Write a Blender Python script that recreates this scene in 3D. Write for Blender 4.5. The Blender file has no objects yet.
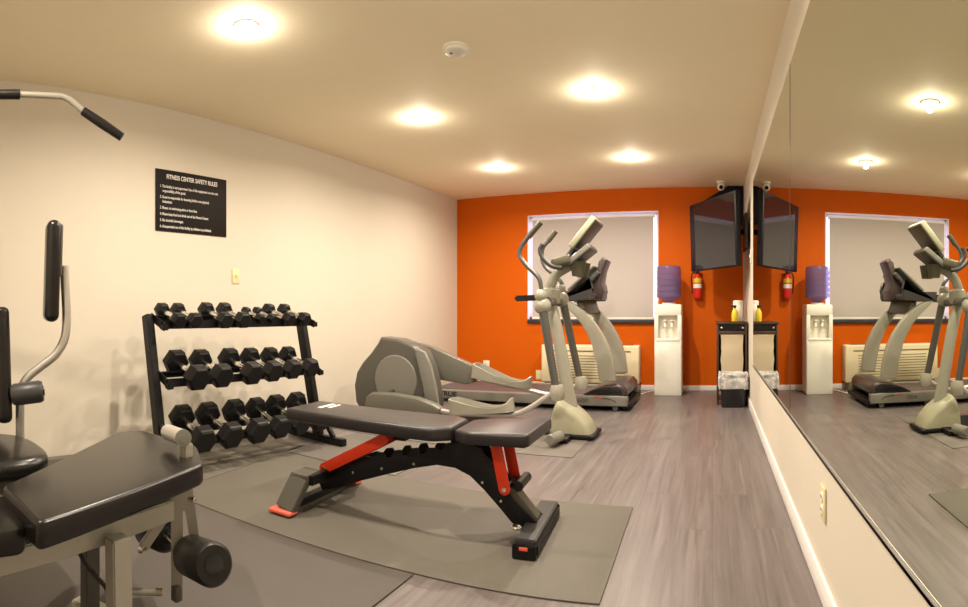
import bpy, bmesh, math, random
from mathutils import Vector, Matrix
random.seed(4)
PI = math.pi
sc = bpy.context.scene
COL = sc.collection

# ------------------------------------------------------------------ camera
# The photograph is a stitched panorama (cylindrical): horizon at row 309.9, 554 px per radian
FPX, X0, Y0, HC = 554.0, 712.7, 309.9, 0.967
cam_d = bpy.data.cameras.new('camera'); cam = bpy.data.objects.new('camera', cam_d); COL.objects.link(cam)
cam.location = (0, 0, HC)
head = (484 - X0) / FPX
cam.rotation_euler = (PI / 2, 0, -head)
cam_d.type = 'PANO'
cam_d.panorama_type = 'CENTRAL_CYLINDRICAL'
cam_d.central_cylindrical_range_u_min = -484 / FPX
cam_d.central_cylindrical_range_u_max = 484 / FPX
cam_d.central_cylindrical_range_v_min = -(607 - Y0) / FPX
cam_d.central_cylindrical_range_v_max = Y0 / FPX
cam_d.central_cylindrical_radius = 1.0
cam_d.clip_start = 0.02
sc.camera = cam

# ------------------------------------------------------------------ world, exposure
w = bpy.data.worlds.new('world'); sc.world = w; w.use_nodes = True
bg = w.node_tree.nodes['Background']
bg.inputs[0].default_value = (0.62, 0.50, 1.0, 1); bg.inputs[1].default_value = 5.5
sc.view_settings.view_transform = 'Standard'
sc.view_settings.look = 'None'
sc.view_settings.gamma = 1.0
sc.view_settings.use_curve_mapping = False
sc.view_settings.exposure = 0.0
sc.cycles.max_bounces = 12
sc.cycles.diffuse_bounces = 8
sc.cycles.glossy_bounces = 6
sc.cycles.transparent_max_bounces = 12
sc.cycles.sample_clamp_indirect = 6
sc.cycles.use_denoising = True

LAMP_COL = (1.0, 0.88, 0.72)
LAMP_W = 34.5
GLOW_W = 6.2
LAMPS = [(-2.14, 1.91), (-2.14, 3.67), (-2.17, 5.32), (-0.79, 1.91), (-0.79, 3.63), (-0.79, 5.29), (-1.45, 0.15)]

# ------------------------------------------------------------------ materials
def mat(name, col, rough=0.5, metal=0.0, bump=0.0, bscale=60, var=0.0, vscale=8, coat=0.0, spec=None, trans=0.0, ior=1.45):
    m = bpy.data.materials.new(name); m.use_nodes = True
    nt = m.node_tree; b = nt.nodes['Principled BSDF']
    c = (*col, 1)
    b.inputs['Base Color'].default_value = c
    b.inputs['Roughness'].default_value = rough
    b.inputs['Metallic'].default_value = metal
    b.inputs['Coat Weight'].default_value = coat
    b.inputs['Transmission Weight'].default_value = trans
    b.inputs['IOR'].default_value = ior
    if spec is not None: b.inputs['Specular IOR Level'].default_value = spec
    tc = nt.nodes.new('ShaderNodeTexCoord')
    n = nt.nodes.new('ShaderNodeTexNoise'); n.inputs['Scale'].default_value = vscale; n.inputs['Detail'].default_value = 5
    nt.links.new(tc.outputs['Object'], n.inputs['Vector'])
    mx = nt.nodes.new('ShaderNodeMix'); mx.data_type = 'RGBA'
    v = max(var, 0.02)
    mx.inputs[6].default_value = tuple(x * (1 - v) for x in col) + (1,)
    mx.inputs[7].default_value = tuple(min(1, x * (1 + v)) for x in col) + (1,)
    nt.links.new(n.outputs['Fac'], mx.inputs[0]); nt.links.new(mx.outputs[2], b.inputs['Base Color'])
    if bump:
        n2 = nt.nodes.new('ShaderNodeTexNoise'); n2.inputs['Scale'].default_value = bscale; n2.inputs['Detail'].default_value = 4
        nt.links.new(tc.outputs['Object'], n2.inputs['Vector'])
        bp = nt.nodes.new('ShaderNodeBump'); bp.inputs['Strength'].default_value = bump; bp.inputs['Distance'].default_value = 0.002
        nt.links.new(n2.outputs['Fac'], bp.inputs['Height']); nt.links.new(bp.outputs['Normal'], b.inputs['Normal'])
    return m

def emit(name, col, s):
    m = bpy.data.materials.new(name); m.use_nodes = True
    b = m.node_tree.nodes['Principled BSDF']
    b.inputs['Base Color'].default_value = (*col, 1)
    b.inputs['Emission Color'].default_value = (*col, 1); b.inputs['Emission Strength'].default_value = s
    return m

M = {}
M['cream'] = mat('cream_wall_paint', (0.62, 0.565, 0.475), 0.7, bump=0.12, bscale=140, var=0.015, vscale=2)
M['ceil'] = mat('ceiling_paint', (0.93, 0.84, 0.63), 0.75, bump=0.1, bscale=120)
M['orange'] = mat('orange_wall_paint', (0.56, 0.098, 0.001), 0.62, spec=0.15, bump=0.12, bscale=140, var=0.03, vscale=2)
M['white'] = mat('white_trim_paint', (0.82, 0.78, 0.76), 0.4)
M['plastic_white'] = mat('white_plastic', (0.80, 0.78, 0.70), 0.35)
M['dispenser_side'] = mat('cooler_plastic', (0.78, 0.75, 0.66), 0.4)
M['ivory'] = mat('ivory_plastic', (0.72, 0.62, 0.36), 0.4)
M['ptac'] = mat('beige_unit_plastic', (0.74, 0.65, 0.44), 0.5)
M['ptac_dark'] = mat('unit_grille_gap', (0.16, 0.13, 0.08), 0.6)
M['bmetal'] = mat('black_powder_coat', (0.006, 0.0055, 0.006), 0.45, spec=0.3)
M['rubber'] = mat('black_rubber', (0.0065, 0.006, 0.0065), 0.45, bump=0.2, bscale=300, spec=0.3)
M['foam'] = mat('black_foam', (0.010, 0.0085, 0.008), 0.42, bump=0.3, bscale=120, spec=0.35)
M['vinyl'] = mat('black_vinyl', (0.0095, 0.008, 0.0075), 0.27, bump=0.15, bscale=45)
M['vinyl2'] = mat('charcoal_bench_vinyl', (0.022, 0.019, 0.020), 0.36, bump=0.2, bscale=25)
M['chrome'] = mat('chrome', (0.8, 0.78, 0.75), 0.2, metal=1.0)
M['steel'] = mat('brushed_steel_tube', (0.62, 0.60, 0.57), 0.34, metal=0.75)
M['gympaint'] = mat('light_grey_frame_paint', (0.38, 0.36, 0.31), 0.32, metal=0.3)
M['red'] = mat('red_bracket_paint', (0.62, 0.035, 0.006), 0.4)
M['redfoot'] = mat('red_rubber_foot', (0.80, 0.13, 0.09), 0.5)
M['grey'] = mat('warm_grey_plastic', (0.085, 0.080, 0.068), 0.32)
M['grey_light'] = mat('light_warm_grey_plastic', (0.185, 0.178, 0.155), 0.30)
M['stone'] = mat('stone_coloured_paint', (0.32, 0.305, 0.25), 0.32)
M['mid'] = mat('mid_warm_grey_plastic', (0.14, 0.132, 0.108), 0.32)
M['lever'] = mat('grey_metallic_paint', (0.11, 0.107, 0.10), 0.32, metal=0.3)
M['khaki'] = mat('khaki_plastic', (0.33, 0.315, 0.225), 0.34)
M['olive'] = mat('olive_grey_plastic', (0.075, 0.068, 0.040), 0.4)
M['darkgrey'] = mat('dark_grey_plastic', (0.045, 0.043, 0.044), 0.4)
M['mauve'] = mat('dark_mauve_plastic', (0.050, 0.034, 0.034), 0.34)
M['belt'] = mat('treadmill_belt_rubber', (0.075, 0.058, 0.064), 0.5, bump=0.2, bscale=200)
M['bgloss'] = mat('black_gloss_plastic', (0.012, 0.012, 0.014), 0.16)
M['screen'] = mat('dark_screen_glass', (0.008, 0.008, 0.010), 0.05, ior=1.72)
M['bezel'] = mat('black_bezel_plastic', (0.006, 0.006, 0.009), 0.5, spec=0.25)
M['wood'] = mat('dark_brown_wood', (0.050, 0.024, 0.010), 0.4, var=0.3, vscale=20)
M['canvas'] = mat('cream_canvas', (0.56, 0.47, 0.33), 0.8, bump=0.3, bscale=200)
M['signblack'] = mat('black_sign_board', (0.010, 0.007, 0.006), 0.6, spec=0.2)
M['signwhite'] = mat('white_sign_letters', (0.80, 0.76, 0.70), 0.5)
M['exred'] = mat('red_cylinder_paint', (0.62, 0.02, 0.01), 0.25)
M['yellow'] = mat('yellow_plastic', (0.72, 0.55, 0.04), 0.35)
M['cover'] = mat('dark_ledge_paint', (0.03, 0.028, 0.035), 0.5)

def mat_mat(name, col):
    m = mat(name, col, 0.62, bump=0.35, bscale=260, var=0.10, vscale=5)
    nt = m.node_tree
    return m
M['mat_olive'] = mat_mat('olive_grey_rubber_mat', (0.108, 0.096, 0.078))
M['mat_dark'] = mat_mat('charcoal_rubber_mat', (0.072, 0.061, 0.054))
M['mat_grey'] = mat_mat('grey_rubber_mat', (0.125, 0.108, 0.094))

def floor_mat():
    m = bpy.data.materials.new('grey_wood_plank_vinyl'); m.use_nodes = True
    nt = m.node_tree; b = nt.nodes['Principled BSDF']; L = nt.links.new; N = nt.nodes.new
    tc = N('ShaderNodeTexCoord'); mp = N('ShaderNodeMapping')
    mp.inputs['Rotation'].default_value = (0, 0, PI / 2)
    L(tc.outputs['Object'], mp.inputs['Vector'])
    br = N('ShaderNodeTexBrick'); br.inputs['Scale'].default_value = 1.0
    br.inputs['Brick Width'].default_value = 1.22; br.inputs['Row Height'].default_value = 0.18
    br.inputs['Mortar Size'].default_value = 0.0012; br.offset = 0.37
    br.inputs['Color1'].default_value = (0.0, 0.0, 0.0, 1); br.inputs['Color2'].default_value = (1, 1, 1, 1)
    br.inputs['Mortar'].default_value = (0.5, 0.5, 0.5, 1)
    L(mp.outputs['Vector'], br.inputs['Vector'])
    # grain: noise stretched along the plank, shifted per plank
    sep = N('ShaderNodeVectorMath'); sep.operation = 'MULTIPLY_ADD'
    sep.inputs[1].default_value = (1, 1, 1)
    mul = N('ShaderNodeVectorMath'); mul.operation = 'SCALE'; mul.inputs[3].default_value = 7.0
    L(br.outputs['Color'], mul.inputs[0]); L(mp.outputs['Vector'], sep.inputs[0]); L(mul.outputs[0], sep.inputs[2])
    m2 = N('ShaderNodeMapping'); m2.inputs['Scale'].default_value = (.55, 13, 1); L(sep.outputs[0], m2.inputs['Vector'])
    n1 = N('ShaderNodeTexNoise'); n1.inputs['Scale'].default_value = 2.4; n1.inputs['Detail'].default_value = 8; n1.inputs['Roughness'].default_value = 0.62
    n1.inputs['Distortion'].default_value = 0.9
    L(m2.outputs[0], n1.inputs['Vector'])
    cr = N('ShaderNodeValToRGB')
    e = cr.color_ramp.elements
    e[0].position = 0.28; e[0].color = (0.090, 0.074, 0.072, 1)
    e[1].position = 0.75; e[1].color = (0.185, 0.158, 0.154, 1)
    L(n1.outputs['Fac'], cr.inputs[0])
    hs = N('ShaderNodeHueSaturation')
    mr = N('ShaderNodeMapRange'); mr.inputs[3].default_value = 0.94; mr.inputs[4].default_value = 1.06
    L(br.outputs['Color'], mr.inputs[0]); L(mr.outputs[0], hs.inputs['Value']); L(cr.outputs[0], hs.inputs['Color'])
    dk = N('ShaderNodeMix'); dk.data_type = 'RGBA'; dk.blend_type = 'MULTIPLY'; dk.inputs[7].default_value = (0.72, 0.70, 0.7, 1)
    L(br.outputs['Fac'], dk.inputs[0]); L(hs.outputs[0], dk.inputs[6])
    L(dk.outputs[2], b.inputs['Base Color'])
    b.inputs['Roughness'].default_value = 0.36
    rr = N('ShaderNodeMapRange'); rr.inputs[3].default_value = 0.30; rr.inputs[4].default_value = 0.46
    L(n1.outputs['Fac'], rr.inputs[0]); L(rr.outputs[0], b.inputs['Roughness'])
    bp = N('ShaderNodeBump'); bp.inputs['Strength'].default_value = 0.15; bp.inputs['Distance'].default_value = 0.002
    L(n1.outputs['Fac'], bp.inputs['Height']); L(bp.outputs[0], b.inputs['Normal'])
    return m
M['floor'] = floor_mat()

M['edge'] = mat('dark_glass_edge', (0.05, 0.045, 0.02), 0.3)
def mirror_mat():
    m = bpy.data.materials.new('mirror_glass'); m.use_nodes = True
    b = m.node_tree.nodes['Principled BSDF']
    b.inputs['Base Color'].default_value = (0.72, 0.745, 0.655, 1); b.inputs['Metallic'].default_value = 1; b.inputs['Roughness'].default_value = 0.0
    return m
M['mirror'] = mirror_mat()

def glassy(name, col, alpha, rough=0.08):
    m = bpy.data.materials.new(name); m.use_nodes = True
    nt = m.node_tree; b = nt.nodes['Principled BSDF']; out = nt.nodes['Material Output']
    b.inputs['Base Color'].default_value = (*col, 1); b.inputs['Roughness'].default_value = rough
    t = nt.nodes.new('ShaderNodeBsdfTransparent'); t.inputs[0].default_value = tuple(0.4 + 0.6 * c for c in col) + (1,)
    mx = nt.nodes.new('ShaderNodeMixShader'); mx.inputs[0].default_value = alpha
    nt.links.new(t.outputs[0], mx.inputs[1]); nt.links.new(b.outputs[0], mx.inputs[2]); nt.links.new(mx.outputs[0], out.inputs[0])
    return m
M['bottle'] = glassy('blue_tinted_bottle', (0.27, 0.24, 0.50), 0.30)
M['binliner'] = glassy('translucent_bin_liner', (0.92, 0.91, 0.90), 0.45, 0.25)
def crinkle(m):
    nt = m.node_tree; mx = [n for n in nt.nodes if n.type == 'MIX_SHADER'][0]
    tc = nt.nodes.new('ShaderNodeTexCoord'); n = nt.nodes.new('ShaderNodeTexNoise'); n.inputs['Scale'].default_value = 9; n.inputs['Detail'].default_value = 2; n.inputs['Distortion'].default_value = 1.5
    r = nt.nodes.new('ShaderNodeMapRange'); r.inputs[1].default_value = .35; r.inputs[2].default_value = .65; r.inputs[3].default_value = .30; r.inputs[4].default_value = .80
    nt.links.new(tc.outputs['Object'], n.inputs['Vector']); nt.links.new(n.outputs['Fac'], r.inputs[0]); nt.links.new(r.outputs[0], mx.inputs[0])
    b = nt.nodes['Principled BSDF']; bp = nt.nodes.new('ShaderNodeBump'); bp.inputs['Strength'].default_value = .8; bp.inputs['Distance'].default_value = .02
    nt.links.new(n.outputs['Fac'], bp.inputs['Height']); nt.links.new(bp.outputs[0], b.inputs['Normal'])
crinkle(M['binliner'])
M['pane'] = glassy('window_glass', (0.95, 0.97, 1.0), 0.06, 0.02)

def shade_mat():
    m = bpy.data.materials.new('roller_shade_fabric'); m.use_nodes = True
    nt = m.node_tree; b = nt.nodes['Principled BSDF']; out = nt.nodes['Material Output']
    b.inputs['Base Color'].default_value = (0.52, 0.47, 0.44, 1); b.inputs['Roughness'].default_value = 0.8
    t = nt.nodes.new('ShaderNodeBsdfTranslucent'); t.inputs[0].default_value = (0.62, 0.57, 0.54, 1)
    mx = nt.nodes.new('ShaderNodeMixShader'); mx.inputs[0].default_value = 0.10
    nt.links.new(b.outputs[0], mx.inputs[1]); nt.links.new(t.outputs[0], mx.inputs[2]); nt.links.new(mx.outputs[0], out.inputs[0])
    return m
M['shade'] = shade_mat()
M['bulb'] = emit('lamp_bulb_glow', (1.0, 0.86, 0.66), 60)

# ------------------------------------------------------------------ mesh helpers
def V(*a): return Vector(a)

class MB:
    """collects shapes and links them as one mesh object"""
    def __init__(s): s.bm = bmesh.new()
    def box(s, lo, hi, bev=0.0, seg=2, rot=None, piv=None):
        lo = Vector(lo); hi = Vector(hi); c = (lo + hi) / 2; d = hi - lo
        r = bmesh.ops.create_cube(s.bm, size=1.0)
        vs = r['verts']
        for v in vs: v.co = Vector((v.co.x * d.x, v.co.y * d.y, v.co.z * d.z)) + c
        es = list({e for v in vs for e in v.link_edges})
        if bev > 0:
            bv = min(bev, 0.49 * min(abs(d.x), abs(d.y), abs(d.z)))
            r = bmesh.ops.bevel(s.bm, geom=es, offset=bv, segments=seg, affect='EDGES', profile=0.5)
            vs = list({v for f in r['faces'] for v in f.verts})
            vs = [v for v in s._island(vs[0])]
        if rot is not None:
            p = Vector(piv) if piv is not None else c
            for v in vs: v.co = rot @ (v.co - p) + p
        return s
    def _island(s, v0):
        seen = {v0}; st = [v0]
        while st:
            v = st.pop()
            for e in v.link_edges:
                o = e.other_vert(v)
                if o not in seen: seen.add(o); st.append(o)
        return seen
    def prism(s, pts, axis, a, b, bev=0.0, seg=2):
        """polygon pts (2D) extruded along axis from a to b; axis y: pts=(x,z); axis z: pts=(x,y); axis x: pts=(y,z)"""
        def mk(p, t):
            if axis == 'y': return Vector((p[0], t, p[1]))
            if axis == 'z': return Vector((p[0], p[1], t))
            return Vector((t, p[0], p[1]))
        va = [s.bm.verts.new(mk(p, a)) for p in pts]; vb = [s.bm.verts.new(mk(p, b)) for p in pts]
        n = len(pts)
        fs = [s.bm.faces.new(va), s.bm.faces.new(vb[::-1])]
        for i in range(n): fs.append(s.bm.faces.new((va[i], vb[i], vb[(i + 1) % n], va[(i + 1) % n])))
        bmesh.ops.recalc_face_normals(s.bm, faces=fs)
        if bev > 0:
            es = list(fs[0].edges) + list(fs[1].edges)
            bmesh.ops.bevel(s.bm, geom=es, offset=bev, segments=seg, affect='EDGES', profile=0.5, clamp_overlap=True)
        return s
    def tube(s, pts, r, seg=12, cap=True, sx=1.0):
        """swept round tube; r number or list"""
        pts = [Vector(p) for p in pts]; n = len(pts)
        rs = r if isinstance(r, (list, tuple)) else [r] * n
        rings = []; up = None
        for i, p in enumerate(pts):
            t = (pts[min(i + 1, n - 1)] - pts[max(i - 1, 0)]).normalized()
            if up is None:
                up = Vector((0, 0, 1)) if abs(t.z) < 0.9 else Vector((1, 0, 0))
            up = (up - t * up.dot(t)).normalized(); q = t.cross(up)
            rings.append([s.bm.verts.new(p + (up * math.cos(2 * PI * k / seg) + q * math.sin(2 * PI * k / seg) * sx) * rs[i]) for k in range(seg)])
        fs = []
        for i in range(n - 1):
            for k in range(seg):
                fs.append(s.bm.faces.new((rings[i][k], rings[i][(k + 1) % seg], rings[i + 1][(k + 1) % seg], rings[i + 1][k])))
        if cap: fs.append(s.bm.faces.new(rings[0][::-1])); fs.append(s.bm.faces.new(rings[-1]))
        bmesh.ops.recalc_face_normals(s.bm, faces=fs)
        return s
    def beam(s, p0, p1, w, h, up=(0, 0, 1), bev=0.004):
        """rectangular tube between two points: w across, h along up"""
        p0 = Vector(p0); p1 = Vector(p1); t = (p1 - p0).normalized(); u = Vector(up)
        if abs(t.dot(u)) > 0.98: u = Vector((1, 0, 0))
        u = (u - t * u.dot(t)).normalized(); q = t.cross(u)
        r = bmesh.ops.create_cube(s.bm, size=1.0); vs = r['verts']; L = (p1 - p0).length; c = (p0 + p1) / 2
        loc = [v.co.copy() for v in vs]
        for v, l in zip(vs, loc): v.co = Vector((l.x * w, l.y * L, l.z * h))
        es = list({e for v in vs for e in v.link_edges})
        if bev > 0:
            r = bmesh.ops.bevel(s.bm, geom=es, offset=min(bev, .45 * min(w, h, L)), segments=2, affect='EDGES')
            vs = list(s._island(list(r['faces'])[0].verts[0]))
        for v in vs: v.co = c + q * v.co.x + t * v.co.y + u * v.co.z
        return s
    def lathe(s, prof, origin=(0, 0, 0), axis=(0, 0, 1), seg=24, sx=1.0):
        """prof: list of (radius, height along axis)"""
        o = Vector(origin); a = Vector(axis).normalized()
        u = Vector((1, 0, 0)) if abs(a.x) < 0.9 else Vector((0, 1, 0))
        u = (u - a * u.dot(a)).normalized(); q = a.cross(u)
        rings = []
        for (r, h) in prof:
            if r < 1e-6: rings.append([s.bm.verts.new(o + a * h)])
            else: rings.append([s.bm.verts.new(o + a * h + (u * math.cos(2 * PI * k / seg) + q * math.sin(2 * PI * k / seg) * sx) * r) for k in range(seg)])
        fs = []
        for A, B in zip(rings, rings[1:]):
            for k in range(seg):
                k2 = (k + 1) % seg
                f = [A[k % len(A)], A[k2 % len(A)], B[k2 % len(B)], B[k % len(B)]]
                g = []
                for v in f:
                    if v not in g: g.append(v)
                if len(g) > 2: fs.append(s.bm.faces.new(g))
        for R in (rings[0], rings[-1]):
            if len(R) > 2: fs.append(s.bm.faces.new(R))
        bmesh.ops.recalc_face_normals(s.bm, faces=fs)
        return s
    def ball(s, c, r, sc_=(1, 1, 1)):
        R = bmesh.ops.create_uvsphere(s.bm, u_segments=20, v_segments=12, radius=r)
        for v in R['verts']: v.co = Vector((v.co.x * sc_[0], v.co.y * sc_[1], v.co.z * sc_[2])) + Vector(c)
        return s
    def loft(s, rings, cap=True):
        R = [[s.bm.verts.new(p) for p in ring] for ring in rings]; fs = []
        n = len(R[0])
        for A, B in zip(R, R[1:]):
            for k in range(n): fs.append(s.bm.faces.new((A[k], A[(k + 1) % n], B[(k + 1) % n], B[k])))
        if cap: fs.append(s.bm.faces.new(R[0][::-1])); fs.append(s.bm.faces.new(R[-1]))
        bmesh.ops.recalc_face_normals(s.bm, faces=fs)
        return s
    def build(s, name, m, parent=None, smooth=35, at=None):
        me = bpy.data.meshes.new(name); s.bm.to_mesh(me); s.bm.free()
        if smooth:
            me.shade_smooth(); me.set_sharp_from_angle(angle=math.radians(smooth))
        me.materials.append(M[m] if isinstance(m, str) else m)
        o = bpy.data.objects.new(name, me); COL.objects.link(o)
        if parent is not None: o.parent = parent
        if at is not None: o.location = at
        return o

def thing(name, label, cat, loc=(0, 0, 0), rz=0.0, group=None):
    o = bpy.data.objects.new(name, None); COL.objects.link(o); o.empty_display_size = 0.05
    o.location = loc; o.rotation_euler = (0, 0, rz); o['label'] = label; o['category'] = cat
    if group: o['group'] = group
    return o
def tag(o, label, cat, group=None):
    o['label'] = label; o['category'] = cat
    if group: o['group'] = group
    return o
def struct(o): o['kind'] = 'structure'; return o

class Frame:
    """a machine's own frame on the floor: local x along it, y across, z up; h() finds the point of the
    machine's vertical plane (local x or y constant) that a line of sight of the photograph passes"""
    def __init__(s, x, y, rz=0.0): s.x, s.y, s.rz = x, y, rz
    def loc(s): return (s.x, s.y, 0)
    def h(s, px, py, y=None, x=None):
        t = (px - X0) / FPX; d = (math.sin(t), math.cos(t))
        c, n = math.cos(-s.rz), math.sin(-s.rz)
        ox, oy = -s.x * c + s.y * n, -s.x * n - s.y * c
        dx, dy = d[0] * c - d[1] * n, d[0] * n + d[1] * c
        r = (y - oy) / dy if y is not None else (x - ox) / dx
        return Vector((ox + dx * r, oy + dy * r, HC - (py - Y0) * r / FPX))
    def xz(s, px, py, y): p = s.h(px, py, y=y); return (p.x, p.z)

def smooth_path(pts, n=6):
    """Catmull-Rom through the points"""
    P = [Vector(p) for p in pts]; out = []
    for i in range(len(P) - 1):
        p0 = P[max(i - 1, 0)]; p1 = P[i]; p2 = P[i + 1]; p3 = P[min(i + 2, len(P) - 1)]
        for k in range(n):
            t = k / n
            out.append(0.5 * ((2 * p1) + (p2 - p0) * t + (2 * p0 - 5 * p1 + 4 * p2 - p3) * t * t + (3 * p1 - p0 - 3 * p2 + p3) * t ** 3))
    out.append(P[-1]); return out
def smooth_loop(pts, n=5):
    P = [Vector(p) for p in pts]; N = len(P); out = []
    for i in range(N):
        p0, p1, p2, p3 = P[i - 1], P[i], P[(i + 1) % N], P[(i + 2) % N]
        for k in range(n):
            t = k / n
            q = 0.5 * ((2 * p1) + (p2 - p0) * t + (2 * p0 - 5 * p1 + 4 * p2 - p3) * t * t + (3 * p1 - p0 - 3 * p2 + p3) * t ** 3)
            out.append(tuple(q))
    return out

def text_obj(name, s, size, matrix, m, parent=None, depth=0.0006, align='LEFT', bold=0.0, sx=1.0):
    cu = bpy.data.curves.new(name, 'FONT'); cu.body = s; cu.size = size; cu.extrude = depth; cu.align_x = align; cu.offset = bold
    t = bpy.data.objects.new(name, cu); COL.objects.link(t)
    dg = bpy.context.evaluated_depsgraph_get(); dg.update()
    me = bpy.data.meshes.new_from_object(t.evaluated_get(dg))
    bpy.data.objects.remove(t)
    me.transform(Matrix.Diagonal((sx, 1, 1, 1))); me.transform(matrix); me.materials.clear(); me.materials.append(M[m])
    o = bpy.data.objects.new(name, me); COL.objects.link(o)
    if parent is not None: o.parent = parent
    return o

# ------------------------------------------------------------------ room shell
H = 2.44; LB = 6.64; D = 0.368; YF = -0.55
AL = 0.0176; WL = 3.4169     # left wall: a touch off square
def lw(y, off=0.0): return -(WL - off + 0) / math.cos(AL) + math.tan(AL) * y   # x of the left wall at depth y
floor = struct(MB().box((-3.9, YF - .15, -0.1), (0.7, LB + 0.3, 0.0)).build('floor', 'floor', smooth=0))
ceiling = struct(MB().box((-3.9, YF - .15, H), (0.7, LB + 0.3, H + 0.1)).build('ceiling', 'ceil', smooth=0))
struct(MB().prism([(lw(YF), YF), (lw(LB + .2), LB + .2), (lw(LB + .2) - .2, LB + .2), (lw(YF) - .2, YF)], 'z', 0, H).build('wall_left', 'cream', smooth=0))
struct(MB().box((D, YF, 0), (D + 0.15, LB + 0.2, H)).build('wall_right', 'cream', smooth=0))
struct(MB().box((-3.7, YF - 0.15, 0), (D + 0.15, YF, H)).build('wall_front', 'cream', smooth=0))
WX0, WX1, WZ0, WZ1 = -2.302, -0.654, 0.845, 2.160
xl = lw(LB)
struct(MB().box((xl - .02, LB, 0), (WX0, LB + .18, H)).box((WX1, LB, 0), (D, LB + .18, H))
       .box((WX0, LB, 0), (WX1, LB + .18, WZ0)).box((WX0, LB, WZ1), (WX1, LB + .18, H)).build('wall_back', 'orange', smooth=0))
# baseboards
struct(MB().box((xl, LB - 0.013, 0), (D, LB, 0.062), 0.004).build('baseboard_back', 'white'))
struct(MB().box((D - 0.012, YF, 0), (D, LB - 0.013, 0.088), 0.004).build('baseboard_right', 'white'))

# window: white reveal and frame, dark ledge, glass
win = struct(thing('window_1', '', '', (0, 0, 0))); del win['label']; del win['category']
fr = MB()
for a, b in (((WX0, LB + .07, WZ0), (WX0 + .035, LB + .13, WZ1)), ((WX1 - .035, LB + .07, WZ0), (WX1, LB + .13, WZ1)),
             ((WX0, LB + .07, WZ1 - .035), (WX1, LB + .13, WZ1)), ((WX0, LB + .07, WZ0), (WX1, LB + .13, WZ0 + .04)),
             ((-1.51, LB + .08, WZ0), (-1.47, LB + .12, WZ1))):
    fr.box(a, b, 0.004)
for a, b in (((WX0 - .001, LB - .004, WZ0), (WX0 + .008, LB + .07, WZ1)), ((WX1 - .008, LB - .004, WZ0), (WX1 + .001, LB + .07, WZ1)),
             ((WX0, LB - .004, WZ1 - .008), (WX1, LB + .07, WZ1 + .001))):
    fr.box(a, b)
fo = struct(fr.build('window_frame', 'white', win))
struct(MB().box((WX0, LB - 0.03, WZ0 - 0.045), (WX1, LB + .07, WZ0 + 0.004), 0.006).build('windowsill', 'cover', win))
struct(MB().box((WX0 + .03, LB + .098, WZ0 + .03), (WX1 - .03, LB + .103, WZ1 - .03)).build('window_glass', 'pane', win, smooth=0))

# roller shade hung in the opening, daylight leaking round it
t = thing('roller_shade', 'pale beige roller shade drawn down over the window in the orange wall', 'window blind', (-1.479, LB + .03, WZ0))
MB().box((-.772, .004, .012), (.765, .0065, 1.262)).build('shade_cloth', 'shade', t, smooth=0)
MB().tube([(-.772, .018, 1.262), (.765, .018, 1.262)], .016, 14).build('roller', 'plastic_white', t)
MB().box((-.772, -.001, .006), (.765, .011, .030), .003).build('bottom_bar', 'plastic_white', t)
MB().box((-.790, .004, 1.24), (-.774, .034, 1.29), .003).build('bracket', 'plastic_white', t)
MB().box((.767, .004, 1.24), (.783, .034, 1.29), .003).build('bracket', 'plastic_white', t)

# ------------------------------------------------------------------ mirrors on the right wall
MX = 0.356
def wall_mirror(y0, y1, label, z0=0.482, z1=2.104):
    t = thing('wall_mirror', label, 'mirror', (MX, (y0 + y1) / 2, z0), 0, 'mirror panels on the long wall')
    h = (y1 - y0) / 2
    MB().box((0, -h, 0), (0.006, h, z1 - z0)).build('mirror_glass', 'mirror', t, smooth=0)
    MB().box((-.0025, -h, -.010), (0.0118, h, -.001)).box((-.0025, -h, -.010), (-.0008, h, .007)).build('bottom_channel', 'steel', t, smooth=0)
    e_ = MB().box((-.0008, -h, 0), (.006, -h + .004, z1 - z0)).build('glass_edge', 'edge', t, smooth=0) if y0 > 0 else MB().box((-.0008, h - .004, 0), (.006, h, z1 - z0)).build('glass_edge', 'edge', t, smooth=0)
    return t
wall_mirror(-0.3, 2.533, 'large frameless wall mirror panel with its top near the ceiling, nearer the camera')
wall_mirror(2.5365, 4.88, 'shorter frameless wall mirror panel beyond the joint, towards the television')

# ------------------------------------------------------------------ ceiling lamps
lamp_labels = ['recessed ceiling light over the dumbbell rack and bench, nearest lamp on the left wall side',
               'recessed ceiling light in the middle of the row by the left wall',
               'recessed ceiling light closest to the corner of left wall and orange wall',
               'recessed ceiling light above the open floor beside the bench',
               'recessed ceiling light in mid ceiling between smoke detector and mirror',
               'recessed ceiling light nearest the television and orange wall',
               'recessed ceiling light above the viewpoint, out of the photograph']
lm = None
for i, (x, y) in enumerate(LAMPS):
    lab = lamp_labels[i]
    t = thing('recessed_light', lab, 'ceiling light', (x, y, H), 0, 'recessed ceiling lights')
    if i == 0:
        a = MB().lathe([(.040, -.001), (.040, -.010), (.048, -.013), (.064, -.006), (.066, 0)], seg=32).build('trim_ring', 'white', t)
        b = MB().lathe([(0, -.026), (.016, -.024), (.030, -.018), (.040, -.008), (.042, -.001)], seg=24).build('bulb', 'bulb', t)
    else:
        for s_ in (a, b):
            c = s_.copy(); COL.objects.link(c); c.parent = t
    l = bpy.data.lights.new('downlight', 'AREA'); l.energy = LAMP_W; l.color = LAMP_COL; l.shape = 'DISK'; l.size = .05; l.spread = math.radians(165)
    lo = bpy.data.objects.new('downlight', l); COL.objects.link(lo); lo.parent = t; lo.location = (0, 0, -.030)
    l = bpy.data.lights.new('bulb_spill', 'POINT'); l.energy = GLOW_W; l.color = LAMP_COL; l.shadow_soft_size = .022
    lo = bpy.data.objects.new('bulb_spill', l); COL.objects.link(lo); lo.parent = t; lo.location = (0, 0, -.050)

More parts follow.
